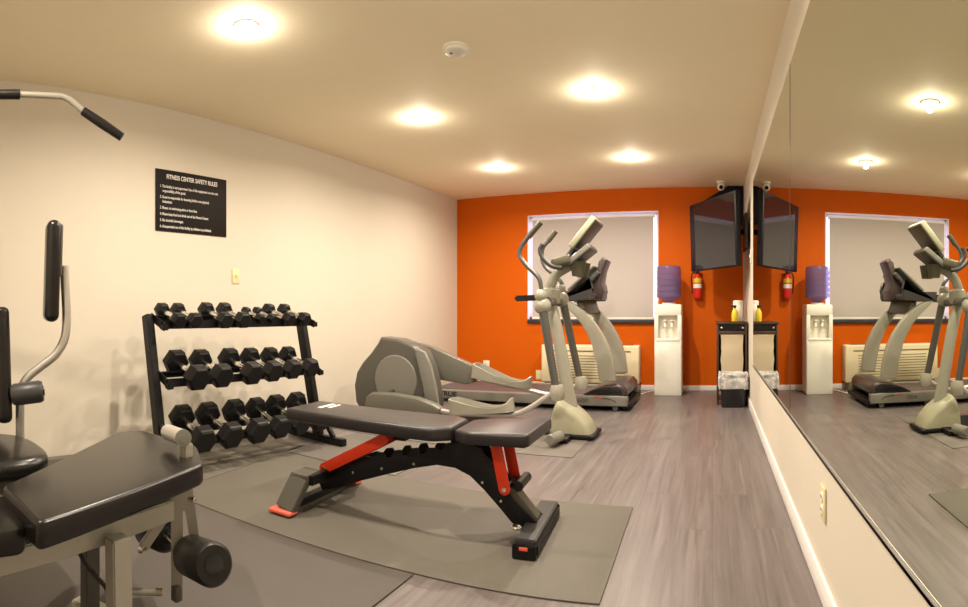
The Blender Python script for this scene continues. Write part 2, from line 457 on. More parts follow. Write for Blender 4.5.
# smoke detector
t = thing('smoke_detector', 'round white smoke detector on the ceiling', 'smoke detector', (-1.39, 2.78, H))
MB().lathe([(.072, 0), (.072, -.010), (.066, -.014), (.064, -.028), (.052, -.036), (0, -.037)], seg=36).build('housing', 'plastic_white', t)
MB().lathe([(.008, -.036), (.008, -.040), (0, -.040)], (-.02, -.02, 0), seg=12).build('test_button', 'ptac_dark', t)

# security camera in the corner by the television
t = thing('security_camera', 'small white security camera at the ceiling over the television', 'security camera', (.095, 6.36, H))
MB().lathe([(.05, 0), (.05, -.02), (.035, -.03), (0, -.03)], seg=24).build('base', 'plastic_white', t)
MB().ball((0, 0, -.06), .045).build('camera_ball', 'plastic_white', t)
MB().lathe([(.022, 0), (.022, .012), (0, .013)], (0, -.036, -.070), (0, -1, -.4), 16).build('lens', 'bgloss', t)

# ------------------------------------------------------------------ rules sign, switch and outlets
SG = Frame(lw(2.465) + .012, 2.465, -AL)
t = thing('safety_rules_sign', 'black wall sign with white lettering, headed fitness center safety rules', 'sign', (lw(2.465) + .0015, 2.465, 1.54), -AL)
MB().box((0, -.326, 0), (.007, .326, .450), .0015).build('board', 'signblack', t)
def wt(s, y, z, size, bold=0.0, sx=1.0, align='LEFT'):
    mtx = Matrix.Translation((.0078, y, z)) @ Matrix(((0, 0, 1, 0), (1, 0, 0, 0), (0, 1, 0, 0), (0, 0, 0, 1)))
    return text_obj('lettering', s, size, mtx, 'signwhite', t, 0.0005, align, bold, sx)
wt('FITNESS CENTER SAFETY RULES', 0, .385, .046, .0006, .72, 'CENTER')
LN = [('1. The facility is not supervised. Use of this equipment is at the sole', 0), ('    responsibility of the guest.', 0),
      ('2. Guest is responsible for knowing his/her own physical', 1), ('    limitations.', 1),
      ('3. Please, no swimming attire or bare feet.', 2), ('4. Please keep food and drink out of the Fitness Center.', 3),
      ('5. No alcoholic beverages.', 4), ('6. Unsupervised use of this facility by children is prohibited.', 5)]
z = .318
for i, (s, k) in enumerate(LN):
    wt(s, -.290, z, .028, .0002, .69)
    z -= .033 if (i + 1 < len(LN) and LN[i + 1][1] == k) else .045

def plate(name, label, cat, loc, axis, w, h, m, kind, grp=None):
    """wall plate; axis is the wall normal: '+x','-x','-y'"""
    rz = {'+x': PI / 2, '-x': -PI / 2, '-y': 0}[axis]
    t = thing(name, label, cat, loc, rz, grp)
    MB().box((-w / 2, -.007, -h / 2), (w / 2, 0, h / 2), .0035).build('cover_plate', m, t)
    if kind == 'switch':
        MB().box((-.006, -.016, -.013), (.006, -.006, .013), .002, rot=Matrix.Rotation(.35, 3, 'X')).build('toggle', m, t)
    else:
        mm = 'white' if m == 'ivory' else m
        for k, z in enumerate((.021, -.021)):
            r = MB().lathe([(.017, 0), (.017, .003), (.015, .0035), (0, .0035)], (0, -.0065, z), (0, -1, 0), 20).build('receptacle', mm, t)
            MB().box((-.008, -.0108, z - .004), (-.005, -.0098, z + .006)).box((.005, -.0108, z - .004), (.008, -.0098, z + .006)).build('slot', 'bgloss', r, smooth=0)
    return t
plate('light_switch', 'ivory light switch on the cream wall above the dumbbell rack', 'light switch', (lw(2.89) + .001, 2.89, 1.235), '+x', .075, .118, 'ivory', 'switch')
plate('wall_outlet', 'white outlet with two sockets low on the orange wall beyond the elliptical pedal', 'outlet', (-2.872, LB - .001, .245), '-y', .085, .125, 'plastic_white', 'outlet')
plate('wall_outlet', 'small ivory outlet low on the orange wall at the end of the heating unit', 'outlet', (-2.155, LB - .001, .15), '-y', .075, .118, 'ivory', 'outlet')
plate('wall_outlet', 'ivory outlet on the cream strip of wall below the mirror', 'outlet', (D - .001, 1.80, .327), '-x', .072, .115, 'ivory', 'outlet')
plate('light_switch', 'white light switch on the wall strip beside the far end of the mirror', 'light switch', (D - .001, 5.30, 1.48), '-x', .10, .14, 'plastic_white', 'switch')

# ------------------------------------------------------------------ television in the corner
FT = Frame(-.004, 5.795, math.atan2(5.35 - 6.24, .264 + .245))   # local x runs from the corner end to the wall end of the set
t = thing('television', 'large black flat television angled in the corner above the fire extinguisher', 'television', (FT.x, FT.y, 1.395), FT.rz)
t.rotation_euler = (.03, 0, FT.rz)
hw = .485
MB().box((-hw, 0, 0), (hw, .06, .74), .012).build('casing', 'bezel', t)
MB().box((-hw + .125, -.003, .012), (hw - .022, .001, .715)).build('screen', 'screen', t, smooth=0)
MB().box((-.22, .058, .2), (.22, .11, .52), .01).build('rear_housing', 'bmetal', t)
# arm and plate to the right wall
c_, s_ = math.cos(-FT.rz), math.sin(-FT.rz)
def tl(x, y, z): dx, dy = x - FT.x, y - FT.y; return (dx * c_ - dy * s_, dx * s_ + dy * c_, z - 1.395)
mbk = MB().beam(tl(.15, 5.86, 1.76), tl(.325, 5.66, 1.76), .05, .05).beam(tl(D - .03, 5.38, 1.74), tl(D - .03, 5.92, 1.74), .03, .34)
mbk.build('wall_bracket', 'bmetal', t)
# corner shelf board close under the ceiling behind the set
t = thing('mounting_board', 'black sloping board on the orange wall behind and above the television', 'wall board', (.05, LB - .075, 2.0))
MB().prism([(-.31, -.02), (-.31, .165), (.135, .4395), (.310, .4395), (.310, -.02)], 'y', 0, .03, .003).build('board', 'bezel', t)
MB().box((-.2, .03, .05), (.25, .0745, .09)).build('wall_batten', 'bmetal', t, smooth=0)

# ------------------------------------------------------------------ fire extinguisher
t = thing('fire_extinguisher', 'small red fire extinguisher hung on the orange wall under the television', 'fire extinguisher', (-.178, LB - .065, 1.10))
MB().lathe([(0, 0), (.045, .002), (.051, .015), (.051, .23), (.044, .262), (.022, .285), (.018, .30)], seg=28).build('cylinder', 'exred', t)
MB().lathe([(.0518, .125), (.0518, .175)], seg=28).build('label_band', 'signwhite', t)
MB().lathe([(.0518, .19), (.0518, .238)], seg=28).build('yellow_band', 'yellow', t)
MB().lathe([(.02, .295), (.02, .325), (0, .327)]).box((-.05, -.010, .32), (.03, .010, .332), .003).box((-.055, -.009, .338), (.03, .009, .352), .003).build('valve_handle', 'bgloss', t)
MB().tube(smooth_path([(-.02, 0, .31), (-.062, -.01, .30), (-.074, -.01, .22), (-.066, -.01, .10), (-.066, -.01, .06)]), .008, 8).build('hose', 'rubber', t)
MB().box((-.03, .055, .05), (.03, .064, .3), .002).build('wall_hook', 'bmetal', t)

# ------------------------------------------------------------------ water dispenser
t = thing('water_dispenser', 'white floor standing water cooler with a blue bottle on top', 'water dispenser', (-.503, 6.36, 0))
bx = .154
MB().box((-bx, -.15, 0), (bx, .15, .64), .012).box((-bx, -.15, .90), (bx, .15, 1.03), .018).box((-bx, -.05, .63), (bx, .15, .91), .004)\
    .box((-bx, -.15, .63), (-bx + .045, -.04, .91), .004).box((bx - .045, -.15, .63), (bx, -.04, .91), .004).build('body', 'dispenser_side', t)
MB().box((-bx + .02, -.156, .615), (bx - .02, -.05, .645), .006).build('drip_tray', 'plastic_white', t)
for x in (-.038, .038):
    q = MB().tube([(x, -.05, .83), (x, -.115, .83), (x + .004, -.125, .775)], .015, 10).build('tap', 'plastic_white', t)
    MB().box((x - .018, -.145, .840), (x + .018, -.08, .854), .003).build('tap_lever', 'signwhite', q)
MB().box((-bx + .012, -.1525, .03), (bx - .012, -.149, .58), .003).build('front_panel', 'plastic_white', t)
MB().lathe([(.075, 1.03), (.085, 1.04), (.085, 1.045), (.07, 1.05)], seg=28).build('bottle_collar', 'plastic_white', t)
pr = [(.03, 1.0515), (.035, 1.062), (.090, 1.085), (.134, 1.11)]
for k in range(5):
    z = 1.115 + k * .065
    pr += [(.140, z), (.140, z + .045), (.134, z + .052), (.134, z + .060)]
pr += [(.137, 1.445), (.128, 1.468), (.10, 1.475), (0, 1.470)]
tag(MB().lathe(pr, seg=36).build('water_bottle', 'bottle', None, at=(-.503, 6.36, 0)), 'large translucent blue bottle upside down on the water cooler', 'bottle')

# ------------------------------------------------------------------ heating unit under the window
t = thing('heating_unit', 'beige through-wall heating and cooling unit under the window behind the treadmill', 'air conditioner', (-1.46, LB - .014, 0))
PW = .60
MB().box((-PW, -.19, .09), (PW, 0, .545), .02, 3).build('cabinet', 'ptac', t)
g = MB()
for k in range(9): g.box((-PW + .16, -.1925, .15 + k * .033), (PW - .16, -.188, .158 + k * .033))
g.build('front_louvre', 'ptac_dark', t, smooth=0)
MB().box((-PW + .1, -.195, .47), (PW - .1, -.186, .482)).build('seam', 'ptac_dark', t, smooth=0)
MB().box((PW - .42, -.15, .543), (PW - .08, -.05, .548)).build('outlet_grille', 'ptac_dark', t, smooth=0)
MB().box((-PW + .03, -.16, .0), (-PW + .10, -.03, .10), .005).build('foot', 'ptac_dark', t)
MB().box((PW - .10, -.16, .0), (PW - .03, -.03, .10), .005).build('foot', 'ptac_dark', t)

# power cord of treadmill lying on floor by the baseboard
cd = MB().tube(smooth_path([(-.93, 6.06, .012), (-.84, 6.18, .008), (-.72, 6.50, .008), (-.60, 6.55, .008), (-.36, 6.56, .008), (-.30, 6.52, .008)], 6), .0065, 8).build('power_cord', 'plastic_white')
tag(cd, 'white power cord on the floor between treadmill and water cooler', 'cord')

# ------------------------------------------------------------------ towel hamper cabinet, bottles and bin
t = thing('towel_cabinet', 'narrow dark wooden cabinet with a cream canvas bag, against the mirrored wall', 'cabinet', (.198, 5.87, 0))
cw = .155
for sx in (-1, 1):
    MB().box((sx * cw - .02 * (sx > 0), -.225, 0), (sx * cw + .02 * (sx < 0), -.19, .83), .003).build('post', 'wood', t)
    MB().box((sx * cw - .02 * (sx > 0), .19, 0), (sx * cw + .02 * (sx < 0), .225, .83), .003).build('post', 'wood', t)
    MB().box((sx * (cw - .005) - .006, -.19, .08), (sx * (cw - .005) + .006, .19, .80)).build('side_panel', 'wood', t, smooth=0)
MB().box((-cw - .008, -.24, .82), (cw + .002, .235, .846), .004).build('top', 'wood', t)
MB().box((-cw + .02, -.225, .715), (cw - .02, -.20, .752), .003).build('front_rail', 'wood', t)
for sx in (-1, 1): MB().ball((sx * .108, -.232, .785), .013).build('knob', 'chrome', t)
MB().box((-cw + .02, -.222, .757), (cw - .02, -.20, .82)).build('drawer_front', 'bmetal', t)
MB().box((-cw + .02, -.222, .05), (cw - .02, -.2, .10), .003).build('bottom_rail', 'wood', t)
MB().box((-cw + .012, .20, .08), (cw - .012, .212, .80)).build('back_panel', 'wood', t, smooth=0)
bm_ = MB(); rings = []
for k in range(14):
    z = .15 + k * .565 / 13; wob = .003 * math.sin(k * 1.1)
    hw_ = .112 + wob; rings.append([(-hw_ - .004 * math.sin(k * 2), -.218 + .004 * math.cos(k * 1.7), z), (0, -.226 + .004 * math.sin(k * 1.3), z), (hw_, -.216, z), (hw_, .15, z), (-hw_, .15, z)])
bm_.loft(rings).build('canvas_bag', 'canvas', t, smooth=60)

tz = .8465
t = thing('spray_bottle', 'yellow spray bottle with a dark trigger on the dark cabinet', 'bottle', (.232, 5.79, tz))
MB().lathe([(0, 0), (.032, 0), (.035, .006), (.035, .085), (.026, .115), (.013, .128), (.013, .142)], seg=24).build('bottle_body', 'yellow', t)
MB().lathe([(.015, .14), (.015, .158), (0, .16)], seg=16).box((-.04, -.009, .152), (.018, .009, .170), .004).box((-.034, -.005, .125), (-.026, .005, .155), .002).build('trigger_head', 'bgloss', t)
t = thing('cleaner_canister', 'tall white cleaning canister behind the yellow spray bottle', 'canister', (.272, 5.93, tz))
MB().lathe([(0, 0), (.050, 0), (.053, .006), (.053, .19), (.050, .195)], seg=30).build('canister_body', 'plastic_white', t)
MB().lathe([(.0545, .186), (.0545, .212), (.045, .222), (0, .223)], seg=30).build('lid', 'signwhite', t)

t = thing('trash_bin', 'small black waste bin with a clear white liner in front of the dark cabinet', 'bin', (.205, 5.540, 0))
def rr(hx, hy, z, c=.03, n=4):
    out = []
    for (cx, cy, a0) in ((hx - c, hy - c, 0), (-hx + c, hy - c, PI / 2), (-hx + c, -hy + c, PI), (hx - c, -hy + c, 3 * PI / 2)):
        for k in range(n + 1):
            a = a0 + k * PI / 2 / n; out.append((cx + c * math.cos(a), cy + c * math.sin(a), z))
    return out
MB().loft([rr(.115, .068, 0), rr(.133, .083, .325), rr(.136, .087, .325), rr(.136, .087, .333), rr(.128, .079, .333), rr(.110, .064, .01)]).build('bucket', 'bgloss', t)
bl = MB(); rs = []
rnd = random.Random(3)
prof_ = [(.965, .325), (.985, .340), (1.0, .346), (1.03, .338), (1.05, .315), (1.045, .29), (1.06, .265), (1.07, .24), (1.055, .215), (1.05, .195), (1.03, .18)]
for k, (f, z) in enumerate(prof_):
    ring = rr(.138 * f, .090 * f, z, .035, 10)
    rs.append([(x * (1 + rnd.uniform(-.06, .06)), y * (1 + rnd.uniform(-.09, .09)), zz + rnd.uniform(-.006, .006) + .008 * math.sin(7 * math.atan2(y, x))) for x, y, zz in ring])
bl.loft(rs, cap=False).ball((.110, -.085, .215), .022, (1, .8, 1.6)).build('bin_liner', 'binliner', t, smooth=18)

# ------------------------------------------------------------------ rubber floor mats
def floor_mat_obj(pts, label, m, th=.006):
    xs = sum(p[0] for p in pts) / len(pts); ys = sum(p[1] for p in pts) / len(pts)
    o = MB().prism([(x - xs, y - ys) for x, y in pts], 'z', 0, th, .002).build('exercise_mat', m, None, at=(xs, ys, .0005))
    return tag(o, label, 'mat', 'rubber floor mats')
floor_mat_obj([(-2.44, 1.625), (-1.04, 1.738), (-.368, 1.775), (-.388, 2.676), (-2.62, 2.70)], 'olive grey rubber mat under the black workout bench', 'mat_olive')
floor_mat_obj([(-3.30, .20), (-1.03, .20), (-1.036, 1.728), (-2.62, 1.602), (-3.30, 1.55)], 'darker charcoal rubber mat under the leg extension station', 'mat_dark', .007)
floor_mat_obj([(-3.32, 1.57), (-2.45, 1.635), (-2.665, 2.95), (-3.29, 2.95)], 'olive rubber mat under the dumbbell rack', 'mat_olive')
floor_mat_obj([(-3.26, 3.50), (-.905, 3.50), (-.925, 4.78), (-3.24, 4.78)], 'grey rubber mat under the elliptical trainer', 'mat_grey', .004)
floor_mat_obj([(-2.60, 2.715), (-1.75, 2.705), (-1.76, 3.44), (-2.62, 3.44)], 'small grey rubber mat between rack foot and elliptical', 'mat_grey', .005)

# ------------------------------------------------------------------ dumbbell rack
RK = Frame(-2.79, 2.475, -.095)
t = thing('dumbbell_rack', 'black three shelf steel rack holding hex dumbbells by the cream wall', 'dumbbell rack', RK.loc(), RK.rz)
RL = .60
for sy, yy in ((-1, -.655), (1, .625)):
    MB().beam((.065, yy, .05), (-.140, yy, .935), .05, .075, up=(1, 0, 0)).build('upright', 'bmetal', t)
    MB().beam((.33, yy, .032), (-.25, yy, .032), .05, .05).build('foot', 'bmetal', t)
    MB().beam((.22, yy, .055), (.05, yy, .27), .03, .035, up=(1, 0, 0)).build('brace', 'bmetal', t)
# front rail x of each shelf; the rails carry the dumbbells between their heads
S3 = 3.57
rows = [
    ('top', -.045, [((105, 107), (180, 140), .051), ((165, 103), (235, 142), .051), ((262, 95), (345, 130), .057), ((328, 92), (408, 130), .057),
                ((408, 97), (470, 125), .032), ((445, 97), (515, 125), .032), ((490, 93), (570, 130), .051), ((545, 92), (625, 130), .051)]),
    ('middle', .02, [((155, 290), (245, 335), .084), ((245, 275), (330, 340), .080), ((350, 272), (435, 322), .080), ((422, 265), (512, 312), .075),
                   ((495, 262), (580, 305), .071), ((560, 253), (643, 298), .069)]),
    ('bottom', .10, [((180, 490), (262, 560), .086), ((272, 480), (362, 535), .086), ((365, 462), (460, 515), .086), ((440, 440), (540, 500), .080),
                   ((508, 428), (615, 480), .083), ((578, 415), (690, 462), .083)])]
DZ = {'top': 0.0, 'middle': -.022, 'bottom': -.034}
for nm, xc, L_ in rows:
    tilt = .33 if nm == 'bottom' else .28
    zc = sum(RK.h(130 + (b[0] + f_[0]) / 2 / S3, 280 + (b[1] + f_[1]) / 2 / S3, x=xc).z for b, f_, R_ in L_) / len(L_)
    zc = min(zc, .93)
    big = .02 if nm != 'top' else .0
    zc += DZ[nm]
    sh = MB(); xf_, xb_ = xc + .060, xc - .060
    zf_ = zc - .060 * math.tan(tilt) - .022 - big * .6; zb_ = zc + .060 * math.tan(tilt) - .022 - big * .6
    sh.beam((xf_, -.645, zf_ - .016), (xf_, RL, zf_ - .016), .008, .05, bev=.001).beam((xf_ - .014, -.645, zf_ + .004), (xf_ - .014, RL, zf_ + .004), .032, .007, bev=.001)
    sh.beam((xb_, -.645, zb_ - .012), (xb_, RL, zb_ - .012), .008, .04, bev=.001).beam((xb_ + .014, -.645, zb_ + .004), (xb_ + .014, RL, zb_ + .004), .032, .007, bev=.001)
    for yy in (-.63, .60):
        sh.beam((.075 - .215 * zb_ / .93, yy, zb_ + .0), (xf_ + .035, yy, zf_ - .030), .007, .05, bev=.001)
        sh.beam((xf_ + .033, yy - .02, zf_ - .030), (xf_ + .033, yy + .02, zf_ - .030), .03, .035, bev=.003)
    sh.build('shelf', 'bmetal', t)

def dumbbell(R, gap, hl, label, grp):
    t = thing('dumbbell', label, 'dumbbell', (0, 0, 0), 0, grp)
    def hexhead(sgn):
        x0 = sgn * gap / 2; x1 = sgn * (gap / 2 + hl)
        ring = lambda x, r: [(x, r * math.cos(k * PI / 3), r * math.sin(k * PI / 3)) for k in range(6)]
        return MB().loft([ring(x0, R * .80), ring(x0 + sgn * hl * .10, R * .96), ring(x0 + sgn * hl * .2, R), ring(x1 - sgn * hl * .22, R), ring(x1 - sgn * hl * .1, R * .94), ring(x1, R * .80)])
    for sgn in (-1, 1):
        hexhead(sgn).build('head', 'rubber', t, smooth=20)
    prof = [(.016, -gap / 2 - .01), (.016, -gap * .42), (.018, -gap * .2), (.0195, 0), (.018, gap * .2), (.016, gap * .42), (.016, gap / 2 + .01)]
    MB().lathe([(a * min(1, R / .045), b) for a, b in prof], (0, 0, 0), (1, 0, 0), 16).build('handle', 'chrome', t)
    return t
def dup(src, label):
    r = src.copy(); COL.objects.link(r); r['label'] = label
    for ch in src.children:
        c = ch.copy(); COL.objects.link(c); c.parent = r
    return r
ORD = ['first', 'second', 'third', 'fourth', 'fifth', 'sixth', 'seventh', 'eighth']
protos = {}
for nm, xc, L_ in rows:
    tilt = .33 if nm == 'bottom' else .28
    for k, (b, f_, R) in enumerate(L_):
        h_ = RK.h(130 + (b[0] + f_[0]) / 2 / S3, 280 + (b[1] + f_[1]) / 2 / S3, x=xc)
        y = h_.y
        if k: y = max(y, prev + (pR + R) * .84)
        prev, pR = y, R
        gap = .185 if R > .06 else .160; hl = .045 + R * .50
        if R < .04: gap = .11
        size = 'small' if R < .04 else ('medium sized' if R < .06 else ('large' if R < .076 else 'heavy'))
        lab = '%s black hex dumbbell, %s from the gym end of the rack\'s %s shelf' % (size, ORD[k], nm)
        key = round(R, 3)
        if key not in protos:
            d = protos[key] = dumbbell(R, gap, hl, lab, 'hex dumbbells on the rack')
        else: d = dup(protos[key], lab)
        zc = sum(RK.h(130 + (b2[0] + f2[0]) / 2 / S3, 280 + (b2[1] + f2[1]) / 2 / S3, x=xc).z for b2, f2, R_ in L_) / len(L_)
        zc = min(zc, .93)
        p = Matrix.Rotation(RK.rz, 3, 'Z') @ Vector((xc, y, zc + .004 + DZ[nm]))
        d.location = (RK.x + p.x, RK.y + p.y, p.z)
        d.rotation_euler = (0, tilt, RK.rz + random.uniform(-.03, .03))

# ------------------------------------------------------------------ adjustable workout bench
BN = Frame(-1.25, 2.20, .085)
BX = lambda px, py, y: (BN.xz(px, py, y)[0], BN.xz(px, py, y)[1] - .0068)
t = thing('workout_bench', 'black adjustable workout bench with red support brackets on the olive mat', 'weight bench', (BN.x, BN.y, .0068), BN.rz)
yn = -.055
# rear support: trapezoid frame across the bench, red feet
for sy in (-1, 1):
    q = MB().beam((-.590, sy * .285, .022), (-.550, sy * .215, .168), .105, .040, up=(0, sy, .4)).build('rear_leg', 'grey' if sy < 0 else 'bmetal', t)
    MB().box((-.665, sy * .29 - .034, .007), (-.535, sy * .29 + .034, .026), .008).build('foot', 'redfoot', t)
MB().beam((-.575, -.265, .040), (-.575, .265, .040), .05, .035).beam((-.500, -.22, .158), (-.500, .22, .158), .04, .045).build('rear_crossbar', 'bmetal', t)
MB().beam((-.55, -.235, .166), (-.55, -.12, .172), .10, .030).build('top_plate', 'grey', t)
# arched main frame, traced in the bench's own side plane: px of the near plate
prof = [(316, 476), (332, 470), (352, 460), (366, 456), (372, 458), (376, 453), (382, 452.5), (386, 458), (390, 457.5), (395, 450.5), (400, 450), (403, 456.5), (407, 456), (411, 448.5), (417, 448), (420, 455),
        (424, 454.5), (428, 448), (436, 448), (441, 452), (447, 443), (468, 443), (480, 448), (484, 455), (490, 462), (497, 470), (500, 478), (512, 500), (538, 524), (526, 533), (512, 523), (497, 505),
        (484, 490), (470, 476), (455, 468), (437, 465), (415, 468), (388, 474), (360, 481), (338, 488), (322, 490)]
P_ = [BX(a, b, yn) for a, b in prof]
MB().prism(P_, 'y', yn, yn + .012, .0015).prism(P_, 'y', -yn - .012, -yn, .0015).build('side_plate', 'bmetal', t)
inner = [(326, 478), (366, 464), (415, 460), (447, 455), (470, 452), (490, 472), (512, 503), (533, 526), (527, 530), (497, 501), (470, 472), (437, 462), (388, 470), (330, 487)]
MB().prism([BX(a, b, yn) for a, b in inner], 'y', yn + .012, -yn - .012).build('spine', 'darkgrey', t)
for a, b in ((326, 478), (353, 472.5), (382, 468.5), (414, 464), (482.5, 482.5), (501, 501)):
    x, z_ = BX(a, b, yn); MB().lathe([(.007, 0), (.006, .004), (0, .005)], (x, yn - .0005, z_), (0, -1, 0), 10).build('bolt', 'chrome', t)
# front leg box and foot bar
fx0, fz0 = BX(505, 500, -.035); fx1, fz1 = BX(535, 531, -.035)
MB().beam((.395, 0, .190), (.505, 0, .062), .075, .055, up=(1, 0, 1)).build('front_leg', 'grey', t)
MB().beam((.520, -.225, .045), (.520, .225, .045), .085, .055).build('front_foot_bar', 'darkgrey', t)
MB().beam((.520, -.245, .028), (.520, -.225, .028), .094, .056).beam((.520, .225, .028), (.520, .245, .028), .094, .056).beam((.567, -.22, .03), (.567, .22, .03), .008, .042).build('front_end_cap', 'bmetal', t)
MB().box((.502, -.2475, .036), (.536, -.2445, .050), .004).build('cap_badge', 'redfoot', t)
MB().ball((.46, -.13, .078), .022, (1, 1, .5)).build('locking_knob', 'chrome', t)
# red brackets
def flatbar(pa, pb, y, wd, th, m, name, par):
    p0 = Vector((pa[0], y, pa[1])); p1 = Vector((pb[0], y, pb[1]))
    d = (p1 - p0).normalized(); nrm = Vector((d.z, 0, -d.x)); pts = []
    for k in range(9):
        a = PI / 2 + k * PI / 8; v = p0 + (d * math.cos(a) + nrm * math.sin(a)) * wd / 2; pts.append((v.x, v.z))
    for k in range(9):
        a = -PI / 2 + k * PI / 8; v = p1 + (d * math.cos(a) + nrm * math.sin(a)) * wd / 2; pts.append((v.x, v.z))
    return MB().prism(pts, 'y', y - th / 2, y + th / 2, .0015).build(name, m, par)
a_ = BX(323, 468.5, -.09); b_ = BX(382, 440, -.09)
for y in (-.082, .082):
    q = flatbar(a_, b_, y, .052, .008, 'red', 'backrest_bracket', t)
    MB().lathe([(.012, 0), (.010, .006), (0, .007)], (a_[0], y - .0045 if y < 0 else y + .0045, a_[1]), (0, -1 if y < 0 else 1, 0), 12).build('bolt', 'chrome', q)
a_ = BX(504, 490, -.09); b_ = BX(496, 449, -.09)
for y in (-.082, .082):
    q = flatbar(a_, b_, y, .05, .008, 'red', 'seat_bracket', t)
    MB().lathe([(.012, 0), (.010, .006), (0, .007)], (a_[0], y - .0045 if y < 0 else y + .0045, a_[1]), (0, -1 if y < 0 else 1, 0), 12).build('bolt', 'chrome', q)
MB().tube([(a_[0], -.077, a_[1]), (a_[0], .077, a_[1])], .011, 12).build('pivot_bar', 'bmetal', t)
MB().tube([(a_[0] + .045, -.03, a_[1] + .0), (a_[0] + .045, .12, a_[1] + .0)], .022, 14).build('adjuster_roller', 'foam', t)

def pad(name, outline, z0, z1, m, par, sag=0.0, tiltp=None, bev=.018, seg=4):
    """upholstered pad: rounded board in local x,y; tiltp = (x0, slope) raises z along x"""
    b = MB(); b.prism(outline, 'z', z0, z1, bev, seg)
    bmesh.ops.triangulate(b.bm, faces=[f for f in b.bm.faces if len(f.verts) > 12])
    if tiltp:
        for v in b.bm.verts: v.co.z += (v.co.x - tiltp[0]) * tiltp[1]
    return b.build(name, m, par, smooth=50)
def round_out(pts, r=.03, n=4):
    out = []; N = len(pts)
    for i in range(N):
        p = Vector(pts[i]); a = (Vector(pts[i - 1]) - p).normalized(); b = (Vector(pts[(i + 1) % N]) - p).normalized()
        for k in range(n + 1):
            s = k / n; q = (p + a * r * (1 - s) ** 2 + b * r * s ** 2); out.append((q.x, q.y))
    return out
# backrest slopes gently down towards the seat
pad('backrest', round_out([(-.705, -.150), (.095, -.160), (.172, -.10), (.172, .10), (.095, .160), (-.705, .150)], .02), .402, .462, 'vinyl2', t, tiltp=(-.2, -.012))
pad('seat', round_out([(.182, -.115), (.26, -.165), (.525, -.180), (.545, .180), (.26, .165), (.182, .115)], .02), .398, .452, 'vinyl2', t, tiltp=(.17, .045))
MB().box((-.66, -.06, .3985), (.22, .06, .4095)).box((.23, -.07, .385), (.48, .07, .402)).box((-.12, -.10, .375), (-.06, .10, .402)).box((.14, -.05, .33), (.24, .05, .402)).build('pad_support', 'bmetal', t, smooth=0)
mtx = Matrix.Translation((-.655, -.035, .4700)) @ Matrix.Rotation(-.0, 4, 'Z')
lg = MB().box((-.590, -.03, .4668), (-.565, .10, .4674)).box((-.548, .00, .4663), (-.530, .10, .4669)); lg.build('pad_logo', 'signwhite', t, smooth=0)

# ------------------------------------------------------------------ elliptical trainer (faces the mirror)
EL = Frame(-1.0, 4.12, 0.0)
t = thing('elliptical_trainer', 'grey elliptical trainer with swing handles, facing the mirror in front of the treadmill', 'elliptical trainer', EL.loc(), EL.rz)
def E_(px, py, y): p = EL.h(px, py, y=y); return (p.x, y, p.z)
def EZ(px, py, y): return EL.xz(px, py, y)
# rear drive housing
hs = [(380, 337), (396, 339), (412, 345), (420, 351), (427, 367), (431, 385), (434, 404), (431, 425), (362, 425), (355, 402), (353.5, 385), (356, 372), (362, 362), (370, 353), (377, 343)]
hp = smooth_loop([EZ(a, b, -.10) for a, b in hs[:11]] + [EZ(*q, -.10) for q in hs[11:]], 1)
hp = [(x, max(z, .03)) for x, z in hp]
MB().prism(hp, 'y', -.10, .10, .03, 4).build('drive_housing', 'grey', t)
cx, cz = EZ(395, 380, -.11)
for sy in (-1, 1):
    MB().lathe([(0, 0), (.215, 0), (.215, .006), (.207, .012), (0, .014)], (cx, sy * .099, cz), (0, sy, 0), 48).build('crank_disc', 'grey_light', t)
# shroud strip between disc and front of housing
st = [(418, 349), (425, 352), (431, 366), (436, 388), (439, 410), (426, 410), (423, 388), (418, 366), (415, 353)]
MB().prism([EZ(a, b, -.12) for a, b in st], 'y', -.125, -.09, .010, 3).build('housing_rib', 'grey_light', t)
MB().box((-2.08, -.27, .006), (-1.98, .27, .05), .01).build('rear_stabilizer', 'bmetal', t)
MB().beam((-2.0, 0, .065), (-.1, 0, .065), .10, .08).build('base_rail', 'darkgrey', t)
